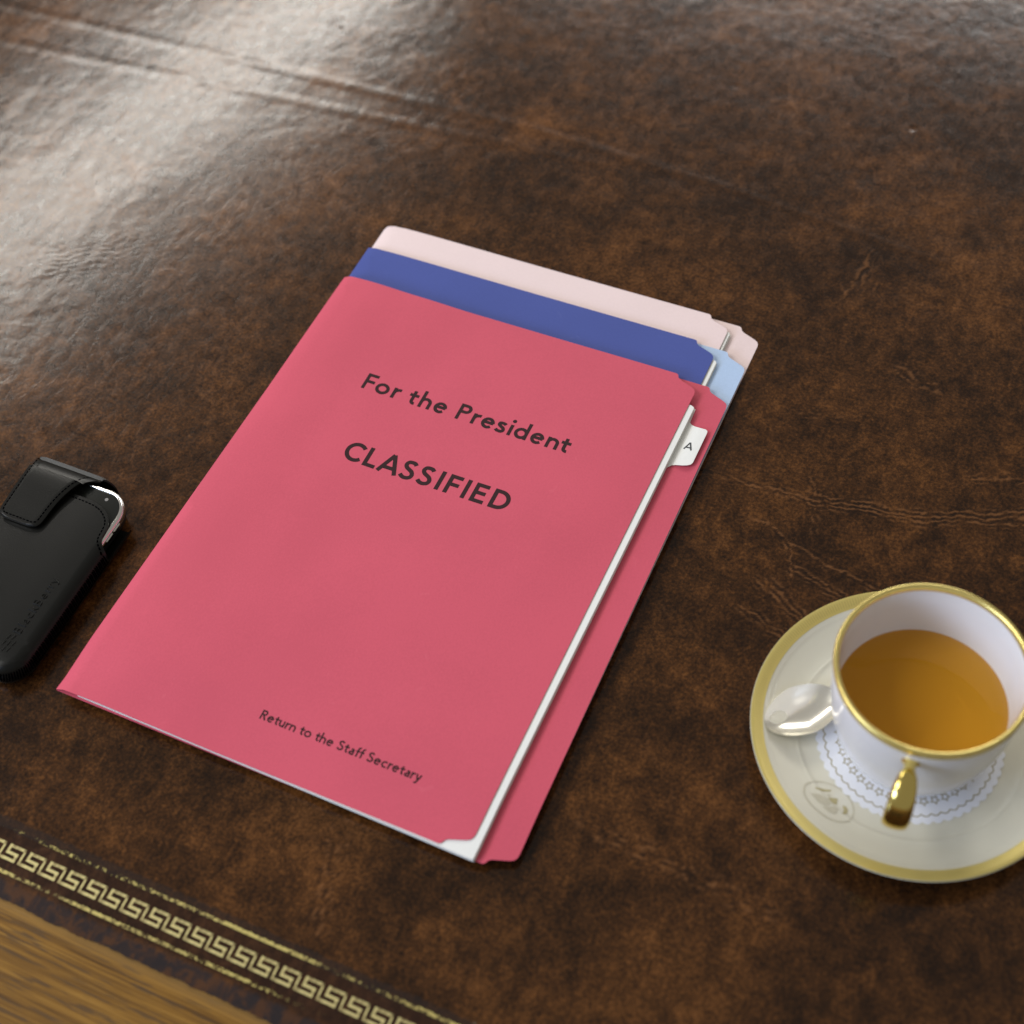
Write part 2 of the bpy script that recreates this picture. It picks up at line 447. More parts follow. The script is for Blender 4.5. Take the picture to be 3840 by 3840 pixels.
# ------------------------------------------------------------------ the desk
LEATHER_STEP = 1.5
desk = empty("desk", (0, 0, 0), "old brown leather-topped wooden desk with a gilt key-pattern border", "desk")
rag = random.Random(3)
def gradient_noise(x, y, scale, seed, octaves=4, gain=.5, warp=0.0):
    """fractal Perlin noise over arrays of millimetres, roughly -1..1"""
    if warp:
        wx = gradient_noise(x, y, scale*.8, seed+50, 2); wy = gradient_noise(x, y, scale*.8, seed+60, 2)
        x = x+wx*warp; y = y+wy*warp
    rs = np.random.RandomState(seed); perm = rs.permutation(512).astype(np.int64)
    ang = rs.rand(512)*2*np.pi; gx, gy = np.cos(ang), np.sin(ang)
    tot = np.zeros_like(x); amp = 1.0; norm = 0
    for o in range(octaves):
        u = x/scale + 37.1*o; v = y/scale + 91.7*o
        iu = np.floor(u).astype(np.int64); iv = np.floor(v).astype(np.int64); fu = u-iu; fv = v-iv
        su = fu*fu*fu*(fu*(fu*6-15)+10); sv = fv*fv*fv*(fv*(fv*6-15)+10)
        def corner(a, b):
            h = perm[(perm[(iu+a) & 511]+iv+b) & 511]; return gx[h]*(fu-a)+gy[h]*(fv-b)
        tot += amp*((corner(0, 0)*(1-su)+corner(1, 0)*su)*(1-sv)+(corner(0, 1)*(1-su)+corner(1, 1)*su)*sv)*1.5
        norm += amp; amp *= gain; scale *= .5
    return tot/norm
def leather_field(X, Y):
    """relief (mm) and wrinkle/mottle values of the old hide"""
    def seg(p0, p1):
        dx, dy = p1[0]-p0[0], p1[1]-p0[1]; L = math.hypot(dx, dy); ux, uy = dx/L, dy/L
        rx, ry = X-p0[0], Y-p0[1]; a = rx*ux+ry*uy; c = ry*ux-rx*uy
        return np.hypot(a-np.clip(a, 0, L), c), c
    sm = lambda d, w: (lambda q: q*q*(3-2*q))(np.clip(1-d/w, 0, 1))
    wob = gradient_noise(X, Y, 13, 11, 4, .6); brk = np.clip(.68+1.4*gradient_noise(X, Y, 7, 12, 3), 0, 1)
    cre = np.zeros_like(X)
    for x0, y0, x1, y1, w, amp in [(121, 99, 149, 100, 6, .7), (149, 100, 183, 102, 7, .9), (183, 102, 210, 108, 9, 1.2), (210, 108, 235, 111, 9, 1.2), (235, 111, 285, 130, 10, 1.2), (285, 130, 400, 175, 10, 1.0),
            (150, 78, 165, 80, 3, 1.0), (165, 80, 179, 70, 3, 1.2), (179, 70, 186, 54, 3.2, 1.2), (182, 70, 226, 61, 6, 1.0), (185, 57, 223, 47, 8, 1.1), (174, 45, 207, 27, 10, 1.1), (170, 25, 194, 18, 8, .9),
            (176, 116, 189, 84, 7, .8), (253, 144, 279, 155, 9, .8), (165, 314, 158, 283, 9, .5), (200, 203, 219, 199, 11, .9), (161, 275, 157, 246, 9, .9), (184, 259, 207, 253, 8, .7),
            (38, -160, 50, -200, 11, 1.0), (140, -110, 231, -117, 12, .8), (185, 477, 192, 409, 3, .5), (-200, -185, -160, -160, 22, .5), (330, 260, 400, 290, 13, .6),
            (-300, 100, -220, 160, 22, .35), (-250, 60, -200, 20, 20, .35), (150, 150, 175, 160, 12, .45), (135, 10, 165, -10, 14, .45), (150, -60, 175, -85, 14, .4), (60, 260, 130, 240, 18, .3), (300, 330, 250, 400, 20, .35)]:
        d, c = seg((x0, y0), (x1, y1))
        cre += np.sin(c*(2.0 if (x0 > 110 and -40 < y0 < 200) else 1.5)+wob*8.0)*sm(d, w)*amp*1.15
    # light wrinkling elsewhere, in patches
    pt = np.clip(gradient_noise(X, Y, 60, 21, 2)*2.2-.35, 0, 1)
    cre += np.sin((X*.5+Y)*1.2+wob*9.0)*pt*.34
    cre *= brk
    ridge = np.zeros_like(X)
    for x0, y0, x1, y1, w, amp in [(-900, 296, -74, 316.5, 7, .15), (-74, 316.5, 60, 308, 6.0, .13), (60, 308, 200, 292, 5, .10), (-900, 243, -81, 297.2, 7, .13), (-81, 297.2, -20, 300, 5, .08)]:
        d, c = seg((x0, y0), (x1, y1)); ridge = np.maximum(ridge, sm(d, w)*amp)
    z = .11*gradient_noise(X, Y, 28, 1, 2) + .055*gradient_noise(X, Y, 9.5, 2, 2, .5, 4) + .10*cre + ridge + .22*gradient_noise(X, Y, 130, 3, 2)
    # dents
    dn = random.Random(9)
    for k in range(46):
        px, py = dn.uniform(-520, 420), dn.uniform(-150, 560); q = np.hypot(X-px, Y-py); z -= .30*dn.random()*sm(q, dn.uniform(2.5, 5.5))
    obj = sm(np.maximum(np.maximum(-250-X, X-360), np.maximum(-170-Y, Y-230)).clip(0), 40)   # keeps flat where things stand
    z = z*(1-.6*obj)
    mot = .5+.34*gradient_noise(X, Y, 115, 5, 3, .55)+.42*gradient_noise(X, Y, 30, 6, 4, .62, 14)+.22*gradient_noise(X, Y, 8, 8, 3, .6, 3)
    line = np.clip((cre-.22)/.6, 0, 1); pit = np.clip((-cre-.18)/.6, 0, 1)
    line = np.maximum(line, np.clip(ridge*.5*np.clip(.5+gradient_noise(X, Y, 20, 30, 3)*1.5, 0, 1), 0, .35))
    return z, line, pit, np.clip(mot, 0, 1)
gxs = np.concatenate([np.linspace(-1100, -640, 40, endpoint=False), np.arange(-640, 110, LEATHER_STEP), np.arange(110, 400, .8), np.arange(400, 500, LEATHER_STEP), np.linspace(500, 900, 30)])
gys = np.concatenate([np.arange(-246, -30, LEATHER_STEP), np.arange(-30, 200, .8), np.arange(200, 690, LEATHER_STEP), np.linspace(690, 1300, 40)])
GX, GY = np.meshgrid(gxs, gys)
off = 0; ragged = []
for xx in gxs:
    off = off*.85 + rag.uniform(-.4, .4)
    ragged.append(off*.9 + .35*math.sin(xx*.04) + .2*math.sin(xx*.31) - .3)
GY[0] += np.array(ragged); GY[1] += np.array(ragged)*.6; GY[2] += np.array(ragged)*.3
GZ, LN, PT, MT = leather_field(GX, GY)
fade = np.clip((GY+236)/30, .12, 1)*np.clip((GY+247)/8, 0, 1); GZ = GZ*fade
ny, nx = GX.shape
co = np.stack([GX, GY, GZ-.15], -1).reshape(-1, 3)
low = np.concatenate([np.stack([GX[0], GY[0], GZ[0]-.15], -1), np.stack([GX[0], GY[0]-.1, np.full(nx, -1.2)], -1)])
co = np.concatenate([co, low])*MM
ii = (np.arange(ny-1)[:, None]*nx+np.arange(nx-1)[None, :]).ravel()
quads = np.stack([ii, ii+1, ii+nx+1, ii+nx], -1)
jj = np.arange(nx-1); quads = np.concatenate([quads, np.stack([ny*nx+nx+jj, ny*nx+nx+jj+1, ny*nx+jj+1, ny*nx+jj], -1)])
me = bpy.data.meshes.new("leather_top")
me.vertices.add(len(co)); me.vertices.foreach_set('co', co.ravel().astype(np.float32))
me.loops.add(quads.size); me.loops.foreach_set('vertex_index', quads.ravel().astype(np.int32))
me.polygons.add(len(quads)); me.polygons.foreach_set('loop_start', (np.arange(len(quads))*4).astype(np.int32))
me.update(calc_edges=True); me.validate()
at = me.attributes.new('wrinkle', 'FLOAT_COLOR', 'POINT')
cd = np.zeros((len(co), 4), np.float32); cd[:, 3] = 1
for k, A in enumerate((LN, PT, MT)): cd[:ny*nx, k] = A.ravel()
cd[ny*nx:, 1] = 1; cd[ny*nx:, 2] = .3
at.data.foreach_set('color', cd.ravel())
me.polygons.foreach_set('use_smooth', np.ones(len(quads), bool))
lt = link("leather_top", me, M_LEATHER, desk, 0)
def slab(name, x0, x1, y0, y1, z0, z1, mat, parent, bev=1.5):
    bm = bmesh.new(); bmesh.ops.create_cube(bm, size=1)
    for v in bm.verts:
        v.co = Vector((x0 if v.co.x < 0 else x1, y0 if v.co.y < 0 else y1, z0 if v.co.z < 0 else z1))*MM
    if bev: bmesh.ops.bevel(bm, geom=bm.edges[:], offset=bev*MM, segments=2, affect='EDGES')
    me = bpy.data.meshes.new(name); bm.to_mesh(me); bm.free()
    return link(name, me, mat, parent)
slab("wood_top", -1250, 1050, -390, 1450, -30, -.95, M_WOOD, desk, 4)
# greek key, one tooled motif after another
def key_mesh():
    vs, fs = [], []
    top, mid, bot = -222.9, -226.25, -229.25
    ribbon(vs, fs, resample([(-1.9, bot), (6.0, bot), (6.0, mid), (.75, mid), (.75, top), (9.0, top)], 1.5), 1.35)
    b = len(vs); ribbon(vs, fs, [(8.85, top-.3), (8.85, bot-.6)], 1.0)
    for i in range(b, len(vs)): vs[i] = (vs[i][0], vs[i][1], .02)
    return mesh("gilt_key", [(a, c, z+.03) for a, c, z in vs], [tuple(reversed(q)) for q in fs])
km = key_mesh(); km.materials.append(M_GILT)
for i in range(-9, 29):
    o = bpy.data.objects.new("gilt_key", km); col.objects.link(o); o.parent = desk; o.location = ((-102.2+11.3*i)*MM, 0, 0)
for yc, wd, z in ((-216.0, 1.7, .03), (-234.9, 1.6, .03)):
    vs, fs = [], []; n = 420
    for i in range(n+1):
        xx = -215 + 440*i/n
        a = wd/2*(1+.30*rag.uniform(-1, 1)); b = wd/2*(1+.12*rag.uniform(-1, 1))
        yy = yc + .25*math.sin(xx*.02)
        vs += [(xx, yy+a, z), (xx, yy-b, z)]
        if i: fs.append((2*i-2, 2*i-1, 2*i+1, 2*i))
    link("gilt_line", mesh("gilt_line", vs, fs), M_GLINE, desk, 0)

# ------------------------------------------------------------------ folders
XL, XF, XB = -120.5, 102.2, 120.6       # fold, front-cover edge, back-cover edge
def corner_top(xe, yt, s=1):
    """file-folder end: shallow step then a slanting cut to a rounded corner; s=-1 for the bottom end"""
    p = [(xe-14.0, yt), (xe-12.9, yt-.6), (xe-12.0, yt-2.4), (xe-10.8, yt-3.4), (xe-2.9, yt-6.2), (xe-1.2, yt-7.2), (xe-.3, yt-8.6), (xe, yt-10.6)]
    return p
def folder_outline(xe, yt, yb, round_tl=0, skew=0.0, sl=0.0):
    top = corner_top(xe, yt)
    bot = [(a-skew, yb+(yt-b)) for a, b in top]
    o = [(XL-sl, yb)] + bot + top[::-1]
    if round_tl: o += [(XL+14, yt+.2), (XL+6, yt-.2), (XL+2.6, yt-1.2), (XL+.8, yt-3.2), (XL, yt-6)]
    else: o += [(XL, yt)]
    return o
def make_folder(name, label, yt, yb, z0, z1, hump, m_front, m_back, round_tl=0, droop=None, skew=0.0, sl=0.0, warp=0.0):
    root = empty(name, (0, 0, 0), label, "folder", "file folders stacked on the desk")
    dr = droop or (lambda x, y: 0)
    back = lambda x, y: z0 - .5*smooth01((x-106)/15) + dr(x, y)
    def front(x, y):
        full = z1 + interp(x, hump) + dr(x, y) + warp*math.exp(-(((x-30)*.62-(y+5)*.78)/34)**2)*smooth01((x+118)/40)*smooth01((104-x)/40)
        t = min(1, max(0, (x-XL+sl*(yt-y)/(yt-yb))/4.5))
        lo = back(x, y)+.36
        return lo + (full-lo)*math.sqrt(1-(1-t)**2)
    sheet("back_cover", folder_outline(XB, yt, yb, 0, 0 if sl else 1.4, sl), back, .32, m_back, root)
    fc = sheet("front_cover", folder_outline(XF, yt, yb, round_tl, skew, sl), front, .34, m_front, root, 5)
    return root, fc, front
flat = [(-120, 0), (-95, .5), (0, .1), (102, .15)]
make_folder("file_folder", "pale pink card folder at the bottom of the stack, edge showing behind the blue one", 202.3, -94.5, .25, 3.15, flat, M_PINK, M_PINK, 1)
make_folder("file_folder", "dark blue card folder with pale blue inside, between the red and the pink folders", 178.7, -118.3, 3.75, 6.3, flat, M_BLUE, M_LBLUE)
humpR = [(-120, .9), (-112, 1.7), (-101, 2.1), (-70, 1.2), (-34, .25), (20, .2), (70, .3), (102, .3)]
droopR = lambda x, y: -1.6*smooth01((-112-y)/36)
red, red_front, red_z = make_folder("file_folder", "red card folder printed CLASSIFIED lying on top of the stack", 148.6, -147.8, 6.85, 10.1, humpR, M_RED, M_RED, 0, droopR, 3.0, 4.6, 1.0)
def on_cover(x, y, l): return (x, y, red_z(x, y)+.34+l)
t1 = list(zip("ForthePresident", (-70.6, -62.8, -52.6, -42.6, -35.8, -27.0, -13.0, -3.9, 1.8, 10.6, 18.0, 21.4, 31.0, 40.2, 48.3)))
lettering("printed_title", t1, 11.1, .172, lambda x, y, l: on_cover(x, y+75.4, l), M_INK, red_front)
t2 = list(zip("CLASSIFIED", (-58.2, -45.8, -37.4, -24.6, -14.2, -2.8, 2.3, 12.4, 17.5, 28.3)))
lettering("printed_title", t2, 12.5, .185, lambda x, y, l: on_cover(x, y+28.3, l), M_INK, red_front)
t3, k3 = layout("Return to the Staff Secretary", -21.7, 64.2, 4.9, .165, .17, .40)
lettering("printed_note", t3, 4.9, .16, lambda x, y, l: on_cover(x, y-124.6, l), M_INK, red_front)

def paper_stack(label, xr, yr, rot, z0, count, th, w=216, h=279.5, droop=None, yvis=None, seed=1):
    """a stack of letter sheets; (xr, yr) is the bottom right corner"""
    rr = random.Random(seed)
    root = empty("paper_stack", (0, 0, 0), label, "paper", "papers held in the folders")
    dr = droop or (lambda x, y: 0)
    c, s = math.cos(rot), math.sin(rot)
    for i in range(count):
        ox = rr.uniform(-.25, .25) - .16*i*.5; oy = rr.uniform(-.2, .2)
        pts = [(-w, 0), (-.8, 0), (-.2, .2), (0, .8), (0, h-2.2), (-.5, h-.6), (-2.2, h), (-w, h)]
        pts = [(xr+ox+c*p[0]-s*p[1], yr+oy+s*p[0]+c*p[1]) for p in pts]
        sheet("sheet", pts, lambda x, y, i=i: z0+i*(th+.015)+dr(x, y), th, M_PAPER, root, 40 if not droop else 12)
    return root
rt = -math.atan2(2.6, 280.4)
paper_stack("white papers inside the pale pink folder, a sliver showing at its edge", 103.0, -85, -.004, .62, 6, .36, seed=2)
paper_stack("white papers inside the blue folder, a thin white edge showing", 104.3, -110.5, -.003, 4.12, 5, .38, seed=3)
paper_stack("thick white papers inside the red folder, long white edge showing", 103.2, -148.7, rt, 7.75, 6, .40, droop=droopR, seed=4)
# index divider: a sheet with a lettered tab
w, h = 216, 279.5
c_, s_ = math.cos(rt), math.sin(rt)
loc2 = lambda x, y: (103.2+c_*x-s_*y, -148.5+s_*x+c_*y)
tab = [(105.3, 88.6), (107.2, 90.9), (109.1, 91.7), (112.6, 92.4), (115.0, 93.3), (116.5, 94.4), (117.1, 95.9), (117.3, 117.4), (117.0, 118.6), (115.8, 119.3), (112.5, 119.3), (109.6, 119.5), (107.6, 120.1), (106.1, 121.4)]
outl = [loc2(-w, 0), loc2(0, 0)] + tab + [loc2(0, h), loc2(-w, h)]
divz = lambda x, y: 7.28 + droopR(x, y) + .9*smooth01((x-105.5)/10)
div = empty("index_divider", (0, 0, 0), "white index divider sheet with a tab lettered A, inside the red folder", "divider")
ds = sheet("divider_sheet", outl, divz, .28, M_PAPER, div, 7)
lettering("printed_letter", [('A', 0)], 5.0, .17, lambda x, y, l: (108.9+x*.99, 103.2+y, divz(108.9+x, 103.2+y)+.28+l), plain("grey_ink", (.035, .038, .040), .6), ds, lift=.05)

# ------------------------------------------------------------------ phone and pouch
X0, X1, Y0, Y1 = -213.5, -142.6, -155.0, -71.0      # pouch sides, bottom, side height
def rrect(x0, x1, y0, y1, r, n=7):
    o = []
    for cx, cy, a in ((x1-r, y1-r, 0), (x0+r, y1-r, 90), (x0+r, y0+r, 180), (x1-r, y0+r, 270)):
        o += [(cx+r*math.cos(math.radians(a+90*i/n)), cy+r*math.sin(math.radians(a+90*i/n))) for i in range(n+1)]
    return o
def edge_dist(x, y, rc=15.0):
    """distance inside the pouch outline, counting only its sides and bottom"""
    dx = min(x-X0, X1-x); dy = y-Y0
    if dx < rc and dy < rc: return rc - math.hypot(rc-dx, rc-dy)
    return min(dx, dy)
pouch = empty("phone_pouch", (0, 0, 0), "black leather phone pouch with stitched seams and a flap, beside the red folder", "phone pouch")
ZT = 15.9
def pouch_top(x, y):
    d = max(0, edge_dist(x, y)); t = min(1, d/6.0)
    u = min(1, d/26)
    return 6.6 + (ZT-7.6)*(1-(1-t)**2.6)**.62 + 1.0*(1-(1-u)**2)
def half_outline(yt, tongue):
    rc = 15.0; o = []
    for i in range(13):
        a = math.radians(180+90*i/12); o.append((X0+rc+rc*math.cos(a), Y0+rc+rc*math.sin(a)))
    for i in range(13):
        a = math.radians(270+90*i/12); o.append((X1-rc+rc*math.cos(a), Y0+rc+rc*math.sin(a)))
    if tongue:
        t = catmull([(X1, -73.5), (X1-1.6, -71.6), (X1-4.2, -69.4), (X1-5.7, -66.6), (X1-6.3, -62), (X1-7.6, -57.2), (X1-11.0, -53.2), (X1-16.5, -50.0), (X1-23.5, -48.7), (X1-35, -48.4)], 5)
        o += t + [((X0+X1)-a, b) for a, b in t[::-1]]
    else: o += [(X1, yt), (X0, yt)]
    return o
front_outline = half_outline(-71, True)
sheet("front_panel", front_outline, lambda x, y: pouch_top(x, y)-1.3, 1.3, M_POUCH, pouch, 2.5, 60)
def pouch_bot(x, y):
    d = max(0, edge_dist(x, y)); t = min(1, d/6.0)
    return 5.2 - 4.9*(1-(1-t)**2.6)**.6
bo = half_outline(-52, False)
sheet("back_panel", bo, pouch_bot, 1.2, M_POUCH, pouch, 3, 60)
# raised whip-stitching along the seam and running stitches by the openings
def stitches(name, path, pitch, length, wd, zfun, parent, slant=0.0, hgt=.28):
    path = resample(path, .3); vs, fs = [], []; acc = 0; nxt = 0
    for a, b in zip(path, path[1:]):
        d = math.dist(a, b); acc += d
        if acc >= nxt and d > 1e-6:
            nxt += pitch; tx, ty = (b[0]-a[0])/d, (b[1]-a[1])/d
            ca, sa = math.cos(slant), math.sin(slant); tx, ty = tx*ca-ty*sa, tx*sa+ty*ca
            pts = [(a[0]+tx*length*(q-.5), a[1]+ty*length*(q-.5)) for q in (0, .5, 1)]
            base = len(vs); ribbon(vs, fs, pts, wd, False, hgt, .5)
            for i in range(base, len(vs)): vs[i] = (vs[i][0], vs[i][1], vs[i][2]+zfun(vs[i][0], vs[i][1]))
    o = link(name, mesh(name, vs, [tuple(reversed(q)) for q in fs]), M_STITCH, parent, 0); o['kind'] = 'stuff'; return o
def inset_path(k):
    rc = 15.0; o = []
    for i in range(15):
        a = math.radians(180+90*i/14); o.append((X0+rc+(rc-k)*math.cos(a), Y0+rc+(rc-k)*math.sin(a)))
    for i in range(15):
        a = math.radians(270+90*i/14); o.append((X1-rc+(rc-k)*math.cos(a), Y0+rc+(rc-k)*math.sin(a)))
    return [(X0+k, -74)] + o + [(X1-k, -74)]
stitches("seam_stitching", inset_path(.25), 1.35, 1.9, .6, pouch_top, pouch, .95, .35)
ton = [p for p in front_outline if p[1] > -73]
cx_ = (X0+X1)/2
ins = []
for i, p in enumerate(ton):
    a, b = ton[max(0, i-1)], ton[min(len(ton)-1, i+1)]
    t_ = Vector((b[0]-a[0], b[1]-a[1])); t_.normalize(); ins.append((p[0]-t_.y*2.0, p[1]+t_.x*2.0))
stitches("opening_stitching", ins, 2.2, 1.4, .80, pouch_top, pouch, 0, .10)
# strap flap wrapping over the top of the phone: stations (y, z, x-left, x-right)
st = [(-48, 1.0, -210, -163), (-40, 1.1, -210, -163), (-35.6, 1.8, -210, -163.5), (-33.4, 5.0, -210, -164.2), (-33.0, 9.5, -210.4, -165.8), (-34.0, 13.6, -210.4, -168.4),
      (-36.4, 16.6, -210.4, -171.4), (-39.6, 18.2, -209.6, -174.4), (-44, 18.9, -209.2, -177.0), (-50, 18.9, -209, -179.2), (-57, 18.6, -208.8, -180.8), (-64, 18.3, -208.6, -181.5), (-70, 18.1, -208.3, -181.7),
      (-73.0, 18.0, -207.6, -182.2), (-74.9, 17.9, -206.2, -183.6), (-75.8, 17.9, -203.6, -186.4), (-76.0, 17.9, -201, -189)]
st = catmull(st, 4)
def strap_grid(st, nx, inset=0, lift=0.0):
    g = []
    for i, (yy, zz, xl, xr) in enumerate(st):
        a, b = st[max(0, i-1)], st[min(len(st)-1, i+1)]
        t_ = Vector((b[0]-a[0], b[1]-a[1])); t_.normalize(); nn = Vector((-t_.y, t_.x))
        if nn.y < 0 and yy < -42: nn = -nn
        if yy > -38 and zz > 1.5 and nn.x < 0 and zz < 15: nn = -nn
        g.append((yy, zz, xl, xr, nn))
    return g
vs, fs = [], []; NX = 14; TH = 2.0
g = strap_grid(st, NX)
for layer in (0, 1):
    for yy, zz, xl, xr, nn in g:
        for j in range(NX+1):
            u = j/NX; e = min(u, 1-u)*(xr-xl); roll = .75*(1-smooth01(e/2.2))
            q = (TH-roll)*layer if layer else (.3*(1-smooth01(e/1.5)))
            vs.append((xl+(xr-xl)*u, yy+nn.x*q, zz+nn.y*q - 1.0))
n = len(g); K = NX+1
for layer in (0, 1):
    o_ = layer*n*K
    for i in range(n-1):
        for j in range(NX):
            q = (o_+i*K+j, o_+i*K+j+1, o_+(i+1)*K+j+1, o_+(i+1)*K+j); fs.append(q if layer else q[::-1])
for i in range(n-1):
    for j in (0, NX): fs.append((i*K+j, (i+1)*K+j, n*K+(i+1)*K+j, n*K+i*K+j))
for j in range(NX):
    fs.append((j, j+1, n*K+j+1, n*K+j)); e = (n-1)*K; fs.append((e+j, e+j+1, n*K+e+j+1, n*K+e+j))
me = mesh("flap", vs, fs)
bm = bmesh.new(); bm.from_mesh(me); bmesh.ops.recalc_face_normals(bm, faces=bm.faces[:]); bm.to_mesh(me); bm.free()
flap = link("flap", me, M_POUCH, pouch, 50)
def flap_z(x, y):
    for (a, b) in zip(st, st[1:]):
        if a[1] > 12 and a[0] >= y >= b[0]:
            t_ = (a[0]-y)/(a[0]-b[0]+1e-9); return a[1]+(b[1]-a[1])*t_ - 1.0 + TH
    return 18.9
fp = [(xl+2.2, yy) for yy, zz, xl, xr in st if zz > 16.8 and yy > -73 and yy < -36] 
fr_ = [(xr-2.2, yy) for yy, zz, xl, xr in st if zz > 16.8 and yy > -73 and yy < -36]
path = fp + [(-205.2, -73.2), (-203.5, -73.8), (-186.6, -73.8), (-184.6, -73.0)] + fr_[::-1]
stitches("flap_stitching", path, 2.2, 1.4, .80, lambda x, y: flap_z(x, y)-.02, flap, 0, .12)
# embossed maker's name and seven-mark logo on the front panel, reading up the side
nm, kn = layout("BlackBerry", 0, 35.0, 4.6, .14, .13)
lettering("embossed_name", nm, 4.6, .135, lambda x, y, l: (-154.3-y, -131.6+x, pouch_top(-154.3-y, -131.6+x)+l-.02), M_POUCH, pouch, h=.36, lift=.0)
for (px, py) in ((-158.9, -135.0), (-156.4, -134.4), (-159.3, -138.8), (-156.8, -138.2), (-154.3, -137.5), (-157.4, -142.0), (-154.9, -141.4)):
    vs, fs = [], []; ribbon(vs, fs, [(px-.3, py-1.3), (px, py), (px+.3, py+1.3)], 1.15, False, .36, .5)
    vs = [(a, b, q+pouch_top(a, b)-.02) for a, b, q in vs]
    link("embossed_mark", mesh("embossed_mark", vs, [q[::-1] for q in fs]), M_POUCH, pouch, 0)

phone = empty("smartphone", (0, 0, 0), "black smartphone with chrome bezel sticking out of the leather pouch", "smartphone")
PX0, PX1, PY0, PY1 = -208.6, -147.4, -149.0, -37.2
def loft(name, rings, mat, parent, cap=True, smooth=40):
    vs, fs = [], []; n = len(rings[0][0])
    for o, z in rings: vs += [(a, b, z) for a, b in o]
    for k in range(len(rings)-1):
        for i in range(n):
            j = (i+1) % n; fs.append((k*n+i, k*n+j, (k+1)*n+j, (k+1)*n+i))
    if cap: fs += [tuple(range(n))[::-1], tuple(range((len(rings)-1)*n, len(rings)*n))]
    return link(name, mesh(name, vs, fs), mat, parent, smooth)
RR = lambda i, r=15: rrect(PX0+i, PX1-i, PY0+i, PY1-i, max(1, r-i), 10)
loft("shell", [(RR(4.5), 2.9), (RR(2.2), 3.4), (RR(1.0), 5.0), (RR(.6), 8.2), (RR(.9), 8.3), (RR(1.5), 12.6)], M_SHELL, phone)
loft("bezel", [(RR(.55), 8.3), (RR(.05), 9.6), (RR(.0), 11.2), (RR(.35), 12.7), (RR(.9), 13.5), (RR(1.6), 13.85), (RR(2.2), 13.75), (RR(2.6), 13.3), (RR(2.6), 12.4), (RR(1.2), 8.3), (RR(.55), 8.3)], M_CHROME, phone, False, 60)
loft("front_glass", [(RR(2.6), 12.5), (RR(2.6), 13.4), (RR(3.0), 13.5)], M_GLASS, phone)
loft("sensor", [([(-160.8+1.0*math.cos(a*math.pi/8), -44.0+1.0*math.sin(a*math.pi/8)) for a in range(16)], z) for z in (13.49, 13.56)], M_SENSOR, phone)
for ya, yb in ((-59.2, -53.2), (-66.2, -60.0)):
    bt = slab("volume_button", PX1-.6, PX1+.55, ya, yb, 9.3, 11.5, M_CHROME, phone, .35)

# ------------------------------------------------------------------ tea service
CX, CY = 264.5, -14.5
CO = Vector((CX, CY, 0))*MM
saucer = empty("saucer", CO, "ivory porcelain saucer with a wide gold band, under the teacup", "saucer")
def sau_top(r):
    return interp_lin(r, [(0, 4.6), (40, 4.7), (49, 4.95), (51, 5.55), (52, 6.05), (53, 6.15), (58, 8.2), (64, 10.9), (65.6, 11.7), (66.6, 12.35), (68.3, 13.5), (71, 14.6), (73.2, 15.4)])
def interp_lin(x, tab):
    if x <= tab[0][0]: return tab[0][1]
    for (a, u), (b, v) in zip(tab, tab[1:]):
        if x <= b: return u+(v-u)*(x-a)/(b-a)
    return tab[-1][1]
prof = [(0, 4.6), (40, 4.7), (49, 4.95), (50.6, 5.35), (51.3, 5.75), (51.8, 6.0), (52.3, 6.05), (53, 6.1), (58, 8.15), (64, 10.9), (65.4, 11.6), (65.9, 12.0), (66.4, 12.3), (67, 12.55), (68.3, 13.5), (71, 14.6), (73.2, 15.35), (73.8, 15.3), (74.0, 14.8), (73.6, 14.2), (66, 10.6), (56, 5.6), (48, 2.6), (44, 1.9), (43.2, .15), (41.2, .15), (40.6, 2.0), (0, 2.2)]
link("dish", lathe_mesh("dish", prof, 128), M_SAUCER, saucer, 50)
link("gold_band", lathe_mesh("gold_band", [(67.9, 13.33), (68.3, 13.58), (71, 14.66), (73.1, 15.41), (73.75, 15.36), (73.9, 15.0), (73.55, 15.2), (71, 14.45), (68.3, 13.45)], 256, True), M_BAND, saucer, 50)
# crest on the saucer's slope: dotted oval ring, banner, wings, body and claw
crest_shapes = [("banner", [(-32.4, -41.0), (-30.6, -40.6), (-28.9, -40.3), (-25.2, -39.1), (-25.4, -40.2), (-29.0, -41.6), (-31.8, -41.8)], M_CRESTD),
                ("wing", [(-33.0, -45.4), (-29.7, -43.7), (-25.9, -43.9), (-23.0, -46.0), (-24.6, -48.2), (-27.0, -48.3), (-28.8, -47.9)], M_CREST),
                ("wing", [(-21.8, -46.6), (-19.3, -47.2), (-19.4, -49.2), (-20.2, -50.8), (-23.3, -50.7), (-26.4, -49.3), (-24.0, -48.6)], M_CREST),
                ("eagle_body", [(-25.4, -43.6), (-23.6, -42.7), (-21.3, -42.2), (-20.9, -43.6), (-21.0, -45.3), (-22.6, -45.5)], M_CRESTD),
                ("eagle_head", [(-26.4, -41.9), (-25.2, -41.5), (-24.4, -42.2), (-25.2, -43.0)], M_CREST),
                ("claw", [(-18.3, -44.4), (-16.6, -44.6), (-15.3, -45.6), (-15.2, -47.2), (-15.8, -48.4), (-17.3, -49.1), (-17.0, -46.9)], M_CRESTD)]
ovalp = catmull([(-36.1, -46.5), (-36.4, -41.6), (-32.4, -37.8), (-27.3, -36.6), (-22.0, -37.2), (-16.0, -40.4), (-12.9, -45.3), (-13.1, -50.3), (-16.6, -53.6), (-22.6, -54.5), (-29.5, -52.3), (-33.8, -49.5)], 8, True)
vs, fs = [], []; ribbon(vs, fs, ovalp, .75, True)
vs = [(a, b, sau_top(math.hypot(a, b))+.10) for a, b, q in vs]
me = mesh("crest_ring", vs, [q[::-1] for q in fs]); crest = link("crest_ring", me, M_CREST, saucer, 60)
